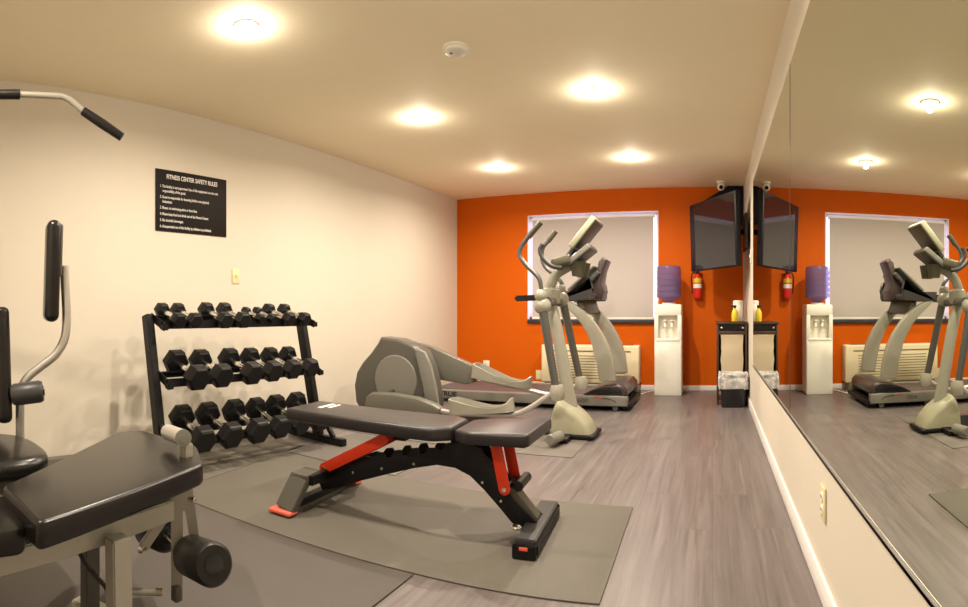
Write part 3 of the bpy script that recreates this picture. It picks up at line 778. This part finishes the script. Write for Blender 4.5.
# near crank arm cover and pedal
NV = -.25
cv = [(369, 396), (374, 392), (395, 393), (418, 397), (436, 404), (442, 408), (441, 413), (420, 414), (395, 413), (370, 412), (367.5, 404)]
MB().prism([EZ(a, b, NV) for a, b in cv], 'y', NV - .045, NV + .045, .016, 3).build('crank_cover', 'mid', t)
def pedal(px0, px1, py, yc, slope, name='pedal'):
    """foot tray: rounded base and raised wall, open to the back"""
    a = Vector(E_(px0, py, yc)); b = Vector(E_(px1, py + slope, yc)); L = b.x - a.x
    th = math.atan2(b.z - a.z, L)
    base = []; hw = .085
    out = [(0, -hw * .6), (.05, -hw), (L * .6, -hw), (L * .9, -hw * .8), (L, -hw * .3), (L, hw * .3), (L * .9, hw * .8), (L * .6, hw), (.05, hw), (0, hw * .6)]
    m1 = MB().prism(out, 'z', -.012, .012, .004)
    R3 = Matrix.Rotation(-th, 3, 'Y')
    n = len(out)
    w_ = MB()
    hts = [.105, .095, .030, .045, .085, .085, .045, .030, .095, .105]
    cx_, cy_ = L / 2, 0
    o_ = smooth_loop([Vector((x, y, h_)) for (x, y), h_ in zip(out, hts)], 4)
    outer_b = [(x, y, -.012) for x, y, h_ in o_]; outer_t = [(x * 1.0, y * 1.05, h_) for x, y, h_ in o_]
    ins = lambda p, k: (cx_ + (p[0] - cx_) * (1 - k), p[1] * (1 - k * 1.6), p[2])
    inner_t = [ins(p, .045) for p in outer_t]; inner_b = [ins((p[0], p[1], .0), .06) for p in outer_b]
    w_.loft([outer_b, outer_t, inner_t, inner_b], cap=False)
    for mm_ in (m1, w_):
        for v in mm_.bm.verts: v.co = R3 @ v.co + a
    q = m1.build(name, 'grey', t)
    w_.build('pedal_wall', 'stone', q, smooth=50)
    return a, b
pa, pb = pedal(453, 514, 411.5, NV, -2)
MB().tube(smooth_path([E_(438, 410, NV), E_(455, 413, NV), E_(490, 414.5, NV), E_(512, 414.5, NV), E_(528, 409, NV), E_(545, 398, NV), E_(555, 391, NV)], 5), .020, 14).build('pedal_arm', 'steel', t)
# far crank link and pedal
FV = .25
lk = [(420, 343), (432, 346), (476, 366), (478, 370), (476, 382), (468, 384), (434, 378)]
MB().prism([EZ(a, b, FV) for a, b in lk], 'y', FV - .04, FV + .04, .012, 3).build('crank_cover', 'mid', t)
MB().beam((cx + .05, .1, cz + .02), (cx + .12, FV, cz + .05), .04, .04).build('crank_arm', 'darkgrey', t)
MB().beam((cx - .02, -.1, cz - .10), (cx - .02, NV, cz - .14), .04, .04).build('crank_arm', 'darkgrey', t)
pedal(474, 531, 375, FV, 12)
MB().tube(smooth_path([E_(470, 375, FV), E_(500, 384, FV), E_(525, 389, FV), E_(545, 394, FV), E_(556, 394, FV), E_(569, 389, FV), E_(579, 384, FV)], 5), .020, 14).build('pedal_arm', 'steel', t)
# swing levers: lower joint, grey bar, ball joint, handle
for v, lo_, hi_, hd in ((NV, (556, 389), (541, 299), [(541, 287), (538, 277), (527, 266), (520, 256), (521, 247), (530, 235), (541, 222)]),
                        (FV, (580, 380), (561, 293), [(561, 283), (555, 275), (545, 268), (541, 259), (545, 246), (553, 237), (556, 231)])):
    if v > 0: hd = [(562, 284), (556, 276), (546, 268), (542, 259), (543, 248), (549, 240), (556, 231)]
    a = E_(*lo_, v); b = E_(*hi_, v)
    MB().tube([b, a], [.034, .028], 16).build('swing_lever', 'lever', t)
    MB().lathe([(.020, -.07), (.046, -.062), (.054, -.03), (.052, .02), (.042, .045), (.0, .048)], (a[0] + .01, v, a[2] - .015), (0, 0, 1), 20).build('lower_joint', 'stone', t)
    MB().ball((b[0] + .005, v + (.02 if v < 0 else -.02), b[2] - .050), .064, (1, 1.1, 1)).ball((b[0] - .002, v, b[2] + .025), .045, (1, 1.1, 1.1)).build('pivot_ball', 'stone', t)
    hp_ = [E_(*q, v) for q in hd]; sm = smooth_path([Vector(b)] + hp_, 6)
    k = len(sm) - 8
    MB().tube(sm[:k + 1], .0165, 14).build('handle_tube', 'lever', t)
    MB().tube(sm[k:], .022, 14).build('hand_grip', 'olive', t)
MB().tube([(E_(541, 293, NV)[0] + .03, -.20, 1.03), (E_(561, 291, FV)[0] + .0, .20, 1.03)], .036, 18).build('pivot_axle', 'grey', t)
# mast from the base fairing to the console
ms = [E_(573, 418, 0), E_(566, 380, 0), E_(557, 330, 0), E_(550, 300, 0), E_(550, 288, 0), E_(556, 275, 0), E_(568, 267, 0), E_(577, 262, 0)]
MB().tube(smooth_path(ms, 5), [.052 - .014 * min(1, i / 24) for i in range(36)], 18).build('mast', 'stone', t)
MB().lathe([(.03, -.07), (.068, -.05), (.075, 0), (.068, .05), (.03, .07)], (E_(551, 296, 0)[0], 0, E_(551, 296, 0)[2]), (.1, 0, 1), 22).build('mast_collar', 'stone', t)
# base fairing: rounded hood
bf = [(556, 401), (564, 404), (577, 413), (587, 424), (592, 436), (592, 441), (552, 441), (548, 428), (551, 411)]
def fair(ys):
    rings = []
    base = [EZ(a, b, -.14) for a, b in bf]
    return base
fb = smooth_loop([Vector((x, 0, z)) for x, z in [EZ(a, b, -.12) for a, b in bf]], 3)
cxm = sum(p[0] for p in fb) / len(fb)
rings = []
for y, s_ in ((-.135, .72), (-.125, .86), (-.10, .95), (-.05, 1.0), (.05, 1.0), (.10, .95), (.125, .86), (.135, .72)):
    rings.append([(cxm + (p[0] - cxm) * s_, y, .035 + (max(p[2], .035) - .035) * s_) for p in fb])
MB().loft(rings).build('base_fairing', 'khaki', t, smooth=60)
MB().box((-.12, -.15, .008), (.135, .15, .042), .012).box((-.12, -.29, .008), (-.03, .29, .045), .012).build('front_stabilizer', 'bmetal', t)
for v in (-.355, .355):
    MB().lathe([(0, -.075), (.032, -.075), (.040, -.066), (.040, .066), (.032, .075), (0, .075)], (-.100, v, .060), (-.25, 1 if v > 0 else -1, 0), 24).build('transport_wheel', 'grey_light', t)
# console
def slab(a, b, y0, y1, th, name, m, par=None, bev=.01):
    """slab with its long side from a to b (px pairs) seen edge on at the middle plane"""
    p0 = Vector(E_(*a, 0)); p1 = Vector(E_(*b, 0)); c = (p0 + p1) / 2; d = (p1 - p0); L = d.length; ang = math.atan2(d.z, d.x)
    return MB().box((c.x - L / 2, y0, c.z - th / 2), (c.x + L / 2, y1, c.z + th / 2), bev, 3, rot=Matrix.Rotation(-ang, 3, 'Y')).build(name, m, par or t)
slab((575, 249), (598, 220), -.15, .15, .048, 'console', 'khaki')
slab((576.5, 247), (597, 221.5), -.140, .140, .054, 'display', 'olive', bev=.004)
slab((566, 262), (577, 246), -.06, .06, .04, 'console_neck', 'darkgrey')
slab((572, 264), (593, 247), -.13, .13, .045, 'reading_rack', 'grey_light')
slab((573.5, 263), (592.5, 248), -.12, .12, .052, 'rack_back', 'darkgrey', bev=.004)
slab((556, 265), (575, 260), -.14, .14, .075, 'sensor_pod', 'olive', bev=.02)
slab((557, 261.5), (574, 256.5), -.135, .135, .018, 'sensor_pod_top', 'grey_light', bev=.005)
MB().lathe([(0, -.05), (.045, -.05), (.062, .05), (.066, .055), (.06, .058), (0, .03)], (E_(579, 271, -.02)[0], -.05, E_(579, 270, 0)[2]), (0, 0, 1), 22).lathe([(0, -.05), (.045, -.05), (.062, .05), (.066, .055), (.06, .058), (0, .03)], (E_(579, 271, -.02)[0], .10, E_(579, 270, 0)[2]), (0, 0, 1), 22).build('cup_holder', 'olive', t)
for v in (-.15, .15):
    MB().tube(smooth_path([E_(562, 268, v), E_(552, 266, v), E_(543, 258, v), E_(540, 250, v), E_(543, 244, v)], 6), .017, 12).build('fixed_grip', 'darkgrey', t)
# printed name on the crank cover
# ------------------------------------------------------------------ treadmill (faces the mirror)
TM = Frame(-1.8, 5.6, 0.0)
t = thing('treadmill', 'grey treadmill with curved uprights in front of the window', 'treadmill', TM.loc(), TM.rz)
def T_(px, py, y): p = TM.h(px, py, y=y); return (p.x, y, p.z)
def TZ(px, py, y): return TM.xz(px, py, y)
N_, F_ = -.385, .385
xf = TZ(628, 405, N_)[0]; xr = -1.12
MB().box((xr + .02, N_ + .03, .03), (xf - .03, F_ - .03, .085), .01).build('base_frame', 'bmetal', t)
for y in (N_, F_):
    s_ = 1 if y > 0 else -1
    MB().prism([(xr, .035), (xf, .050), (xf, .142), (xf - .10, .148), (-.1, .140), (xr, .120)], 'y', y - .04, y + .04, .01, 3).build('side_rail', 'grey_light', t)
    for x in (xf - .12, xf - .6, xr + .12):
        MB().lathe([(.028, -.02), (.030, 0), (.028, .02)], (x, y, .034), (0, 1, 0), 16).build('wheel', 'grey', t)
MB().box((xr + .03, N_ + .045, .06), (xf - .4, F_ - .045, .135), .02, 3).build('running_belt', 'belt', t)
# motor hood
hd = [(583, 394), (592, 389), (604, 385.5), (616, 384), (623, 385), (627, 389), (627.5, 395), (625, 398), (583, 399)]
MB().prism([TZ(a, b, N_ + .02) for a, b in hd], 'y', N_ + .0, F_ - .0, .03, 4).build('motor_hood', 'mauve', t)
hd2 = [(584, 394), (594, 389.5), (604, 387), (616, 386), (621, 390), (622, 395.5), (584, 396)]
MB().prism([TZ(a, b, N_) for a, b in hd2], 'y', N_ - .006, N_ + .01, .004).build('hood_side', 'bgloss', t)
MB().box((xf - .06, N_ - .03, .03), (xf + .02, F_ + .03, .075), .01).build('front_crossbar', 'bmetal', t)
# curved uprights
up = [(600, 381), (616, 381), (613.5, 362), (609, 346), (603, 334), (595, 322), (586, 312), (577, 305.5), (570, 302), (560, 300), (565, 306), (574, 314), (582, 324), (588, 334), (593, 346), (597, 362)]
up = [TZ(a, b, N_ + .02) for a, b in up]
for y in (N_ + .02, F_ - .02):
    MB().prism(up, 'y', y - .04, y + .04, .012, 3).build('upright', 'stone', t)
MB().box((TZ(590, 300, 0)[0] - .05, N_ + .05, TZ(590, 303, 0)[1] - .12), (TZ(590, 300, 0)[0] + .02, F_ - .05, TZ(590, 300, 0)[1] - .0), .02, rot=Matrix.Rotation(-.3, 3, 'Y')).build('cross_panel', 'olive', t)
# handrails
for y in (N_ + .02, F_ - .02):
    a = T_(515, 298.5, N_ + .02); b = T_(560, 297, N_ + .02); c = T_(603, 293, N_ + .02)
    MB().beam((a[0], y, a[2]), (b[0], y, b[2]), .045, .058, bev=.014).build('grip_rail', 'bgloss', t)
    MB().prism([TZ(556, 291, N_), TZ(580, 291, N_), TZ(592, 288, N_), TZ(606, 286, F_), TZ(607, 298, F_), TZ(590, 300, N_), TZ(556, 301.5, N_)], 'y', y - .035, y + .035, .012, 3).build('arm_rail', 'darkgrey', t)
# console mast and display
cm = [(590, 300), (604, 300), (606, 291), (603, 284), (605, 272), (609, 261), (605, 258), (601, 262), (599, 272), (595, 282), (590, 290)]
MB().prism([TZ(a, b, 0) for a, b in cm], 'y', -.13, .13, .018, 3).build('console_body', 'mauve', t)
def tslab(a, b, y0, y1, th, name, m, off=0):
    p0 = Vector(T_(*a, off)); p1 = Vector(T_(*b, off)); c = (p0 + p1) / 2; d = (p1 - p0); L = d.length; ang = math.atan2(d.z, d.x)
    return MB().box((c.x - L / 2, y0, c.z - th / 2), (c.x + L / 2, y1, c.z + th / 2), .008, 3, rot=Matrix.Rotation(-ang, 3, 'Y')).build(name, m, t)
tslab((573, 291), (598, 267), -.22, .22, .026, 'display_panel', 'grey_light')
tslab((584, 293), (602, 273), -.20, .20, .04, 'display_back', 'darkgrey')
MB().box((TZ(585, 292, 0)[0], N_, TZ(585, 297, 0)[1] - .03), (TZ(606, 292, F_)[0], F_, TZ(585, 297, 0)[1] + .03), .02, 3).build('console_bar', 'darkgrey', t)
# lettering and marks on the near side rail
mtx = Matrix(((1, 0, 0, 0), (0, 0, -1, 0), (0, 1, 0, 0), (0, 0, 0, 1)))
xa, za = TZ(439.5, 399, N_ - .04)
text_obj('lettering', 'TRUE', .070, Matrix.Translation((xa, N_ - .041, .062)) @ mtx, 'bmetal', t, .0006, 'LEFT', .0015, 1.20)
xa, za = TZ(577, 401.5, N_ - .04)
text_obj('lettering', '600', .055, Matrix.Translation((xa, N_ - .041, .080)) @ mtx, 'grey', t, .0006, 'LEFT', .001, 1.4)
xa, za = TZ(596, 399, N_ - .04)
MB().tube(smooth_path([(xa - .03, N_ - .042, .128), (xa, N_ - .042, .138), (xa + .03, N_ - .042, .122), (xa + .06, N_ - .042, .128)]), .004, 6).build('red_swoosh', 'red', t)
MB().tube(smooth_path([(xa + .06, N_ - .043, .125), (xa + .13, N_ - .043, .118), (xa + .18, N_ - .043, .10), (xa + .19, N_ - .043, .085)]), .003, 6).build('black_swoosh', 'bgloss', t)

# ------------------------------------------------------------------ multi-station home gym at the left
# own frame: local axes parallel to the room; points found on planes of constant room depth
GY = Frame(-1.9, .75, 0)
t = thing('home_gym', 'multi station weight machine with black pads, foam rollers and grey steel frame', 'home gym', (GY.x, GY.y, .0075), 0)
def G_(px, py, z):
    """point at height z on the line of sight (for level edges)"""
    th = (px - X0) / FPX; r = FPX * (HC - z) / (py - Y0)
    return Vector((r * math.sin(th) - GY.x, r * math.cos(th) - GY.y, z - .0075))
def GR(px, py, r):
    """point at horizontal distance r from the viewpoint"""
    th = (px - X0) / FPX
    return Vector((r * math.sin(th) - GY.x, r * math.cos(th) - GY.y, HC - (py - Y0) * r / FPX - .0075))
zt = .50
# tapered leg station pad
co = [G_(0, 489, zt), G_(38, 527, zt), G_(204, 466, zt), G_(197, 447, zt), G_(140, 431, zt), G_(116, 434, zt)]
outl = [(p.x, p.y) for p in co]
pad('leg_station_pad', round_out(outl, .028, 5), zt - .065, zt, 'vinyl', t, bev=.024, seg=5)
# seat pad behind it, partly outside the photograph
sp_ = [G_(-60, 540, .465), G_(24, 531, .465), G_(31, 508, .465), G_(6, 498, .465), G_(-60, 498, .465)]
pad('seat_pad', round_out([(p.x, p.y) for p in sp_], .02, 4), .400, .465, 'vinyl', t, bev=.02)
# beam under the pad
e0 = G_(-12, 562, .37); e1 = G_(169, 508, .385)
MB().beam(e0, e1, .05, .06).build('seat_beam', 'gympaint', t)
# main post under the pad, and rear post
p0 = GR(120, 528, 1.42); MB().beam((p0.x, p0.y, .02), (p0.x - .01, p0.y, .375), .055, .05, up=(1, 0, 0)).build('post', 'gympaint', t)
p1 = GR(90, 540, 1.62); MB().beam((p1.x, p1.y, .02), (p1.x, p1.y, .37), .045, .045, up=(1, 0, 0)).build('rear_post', 'grey', t)
MB().tube(smooth_path([GR(75, 540, 1.5), GR(82, 558, 1.5), GR(95, 575, 1.5), GR(107, 590, 1.5), GR(112, 612, 1.5)], 5), .006, 8).build('cable', 'bgloss', t)
MB().beam(G_(78, 604, .042), G_(150, 640, .042), .06, .05).build('base_bar', 'gympaint', t)
MB().tube([GR(128, 591, 1.62), GR(162, 592, 1.62)], .011, 12).build('link_bar', 'gympaint', t)
# leg lever with two foam rollers
top = GR(185, 470, 1.70); piv = GR(178, 507, 1.70); bot = GR(176, 597, 1.66)
def cutout(pts, r, th, name, m, par):
    """flat steel plate of thickness th standing at distance r, square to the line of sight"""
    P1 = [GR(a_, b_, r) for a_, b_ in pts]; u = Vector((P1[0].x + GY.x, P1[0].y + GY.y, 0)).normalized() * th
    return MB().loft([[tuple(p) for p in P1], [tuple(p + u) for p in P1]]).build(name, m, par, smooth=20)
cutout([(174, 476), (190, 474), (193, 490), (200, 543), (191, 547), (185, 511), (183, 511), (182.5, 600), (171, 600), (171, 500)], 1.66, .035, 'leg_lever', 'gympaint', t)
MB().box(bot + V(-.012, -.012, -.01), bot + V(.016, .012, .035), .004).build('lever_joint', 'grey', t)
MB().beam(GR(170, 508, 1.62), GR(142, 549, 1.62), .018, .03).build('brace', 'gympaint', t)
MB().lathe([(.009, -.012), (.009, .012), (0, .014)], GR(142, 549, 1.60), (.5, -.8, 0), 12).build('pin', 'chrome', t)
MB().lathe([(.009, -.03), (.009, .012), (0, .014)], GR(192, 499, 1.66), (.8, .2, 0), 12).build('pivot_bolt', 'chrome', t)
def roller(a, b, r, name='foam_roller', m='foam', capm='bgloss'):
    a = Vector(a); b = Vector(b); d = (b - a); L = d.length
    q = MB().lathe([(0, 0), (r * .86, 0), (r, .012), (r, L - .012), (r * .86, L), (0, L)], a, d, 28).build(name, m, t)
    MB().lathe([(r * .45, 0), (r * .45, .004), (r * .3, .006), (0, .006)], b, d, 20).build('end_cap', capm, q)
    MB().lathe([(r * .45, 0), (r * .45, .004), (r * .3, .006), (0, .006)], a, -d, 20).build('end_cap', capm, q)
ra = GR(190, 555, 1.66); rb = GR(214, 565, 1.48)
roller(ra, rb, .058)
rc = GR(166, 535, 1.76); rd = GR(148, 529, 1.92)
roller(rc, rd, .055)
MB().tube([ra, rc], .012, 12).build('roller_axle', 'chrome', t)
# upper roller end in grey, beyond the pad
ua = GR(168, 432, 1.86); ub = GR(183, 438, 1.72)
q = MB().tube([ua, ub], .026, 20).build('hold_roller', 'steel', t)
MB().lathe([(.027, 0), (.027, .004), (.012, .005), (.012, .007), (0, .007)], ub, ub - ua, 20).build('end_cap', 'grey_light', q)
MB().beam(ub + V(-.01, .02, -.02), ub + V(-.01, .02, -.16), .035, .03, up=(1, 0, 0)).build('roller_post', 'gympaint', t)
# second station: oval seat, backrest, arm with vertical pad
zs = .502
sc0 = G_(-19, 449, zs)
ov = [(sc0.x + .235 * math.cos(a) * (1.0 if math.cos(a) > 0 else 1), sc0.y + .185 * math.sin(a)) for a in [k * 2 * PI / 32 for k in range(32)]]
ov = [(sc0.x + (abs(math.cos(a)) ** .7) * (1 if math.cos(a) > 0 else -1) * .21, sc0.y + (abs(math.sin(a)) ** .7) * (1 if math.sin(a) > 0 else -1) * .21) for a in [k * 2 * PI / 40 + .01 for k in range(40)]]
pad('press_seat', ov, zs - .068, zs, 'vinyl', t, bev=.03, seg=5)
MB().beam((sc0.x, sc0.y, .02), (sc0.x, sc0.y, zs - .07), .06, .06, up=(1, 0, 0)).build('seat_post', 'gympaint', t)
MB().beam((sc0.x - .02, sc0.y + .03, zs - .13), (sc0.x + .14, sc0.y + .1, zs - .10), .03, .06).build('seat_bracket', 'grey', t)
cutout([(-14, 542), (27, 538), (26, 556), (20, 571), (-14, 574)], 1.50, .03, 'seat_hinge', 'gympaint', t)
MB().lathe([(.012, -.02), (.012, .02), (0, .022)], GR(24, 470, 1.93), (0, 0, 1), 10).build('adjust_pin', 'chrome', t)
# backrest: tall thin pad just outside the left of the photograph, edge showing
bk1 = GR(10, 430, 2.02)
mb = MB().box((bk1.x - .26, bk1.y - .055, .54), (bk1.x + .030, bk1.y + .0, .96), .022, 4, rot=Matrix.Rotation(-.10, 3, 'Y')); mb.build('backrest', 'vinyl', t)
# arm: steel tube from behind the seat up to the pad
rA = 2.05
arm = [(20, 449), (20, 434), (20, 405), (21, 390), (27, 378), (40, 367), (55, 355), (64, 340), (66.5, 322), (66, 300), (65, 282), (64.5, 266)]
MB().tube(smooth_path([GR(a, b, rA) for a, b in arm], 4), .0165, 16).build('press_arm', 'steel', t)
e = GR(64, 265, rA)
pc = GR(52, 271.5, rA + .0)
# vertical arm pad seen nearly edge on
tdir = Vector((math.sin((52 - X0) / FPX), math.cos((52 - X0) / FPX), 0)); sdir = Vector((tdir.y, -tdir.x, 0))
padm = MB().box((-.027, -.060, -.186), (.027, .060, .186), .026, 5)
Rm = Matrix((( sdir.x, tdir.x, 0), (sdir.y, tdir.y, 0), (0, 0, 1)))
Rm = Rm @ Matrix.Rotation(.10, 3, 'Z') @ Matrix.Rotation(.03, 3, 'Y')
for v in padm.bm.verts: v.co = Rm @ v.co + pc
padm.build('arm_pad', 'vinyl', t)
bp_ = MB().box((.018, -.045, -.02), (.033, .045, .172), .010, 3)
for v in bp_.bm.verts: v.co = Rm @ v.co + pc
bp_.build('pad_backing', 'grey', t)
roller(GR(12, 395, 2.0), GR(43, 391, 1.99), .040, 'arm_roller', 'darkgrey')
# mast, top beam and weight stack outside the left edge of the photograph
mx_, my_ = -2.55 - GY.x, .05 - GY.y
MB().beam((mx_, my_, .02), (mx_, my_, 2.12), .07, .07, up=(1, 0, 0)).build('mast', 'gympaint', t)
MB().beam((mx_ - .05, my_ - .02, 2.10), (-2.10 - GY.x, .22 - GY.y, 2.10), .06, .07).build('top_beam', 'gympaint', t)
MB().beam((mx_, my_, .035), (sc0.x, sc0.y, .035), .07, .06).beam((mx_, my_, .39), e0, .06, .06).beam((mx_ - .0, my_ - .3, .03), (mx_, my_ + .3, .03), .07, .055).build('base_frame', 'gympaint', t)
for k in range(12):
    MB().box((mx_ - .28, my_ - .09, .10 + k * .052), (mx_ - .08, my_ + .09, .148 + k * .052), .003).build('weight_plate', 'bmetal', t)
MB().tube([(mx_ - .13, my_ - .03, .05), (mx_ - .13, my_ - .03, 2.08)], .01, 10).tube([(mx_ - .23, my_ - .03, .05), (mx_ - .23, my_ - .03, 2.08)], .01, 10).build('guide_rod', 'chrome', t)
# lat bar hanging from the top beam
rB = 2.16
def W_(px, py, r):
    th = (px - X0) / FPX; return Vector((r * math.sin(th), r * math.cos(th), HC - (py - Y0) * r / FPX))
a = W_(0, 93, rB); b = W_(20, 94.5, rB + .0); c = W_(62, 96.5, rB); d = W_(70, 100, rB); e = W_(83, 111, rB); g = W_(122, 137, rB)
dirn = (a - b); dirn.z = 0; dirn = dirn.normalized()
ctr = a + dirn * .18 + V(0, 0, .0)
mir = lambda p: Vector((2 * ctr.x - p.x, 2 * ctr.y - p.y, p.z))
t2 = thing('lat_pulldown_bar', 'silver lat pulldown bar with black grips hanging high beside the cream wall', 'pulldown bar', tuple(ctr))
rel = lambda p: Vector(p) - ctr
MB().tube([rel(x) for x in (mir(e), mir(d), mir(c), mir(b), a, b, c, d, e)], .0125, 14).build('bar', 'gympaint', t2)
for f_ in (lambda p: p, mir):
    MB().tube([rel(f_(e)), rel(f_(e.lerp(g, .5))), rel(f_(g))], [.0175, .0195, .0175], 16).build('hand_grip', 'foam', t2)
MB().tube([rel(mir(b)), rel(b)], .019, 16).build('centre_grip', 'foam', t2)
MB().tube([V(0, 0, .01), V(0, 0, 2.07 - ctr.z)], .004, 8).lathe([(.012, .01), (.012, .06), (.004, .07)], (0, 0, 0), (0, 0, 1), 12).build('cable', 'bgloss', t2)
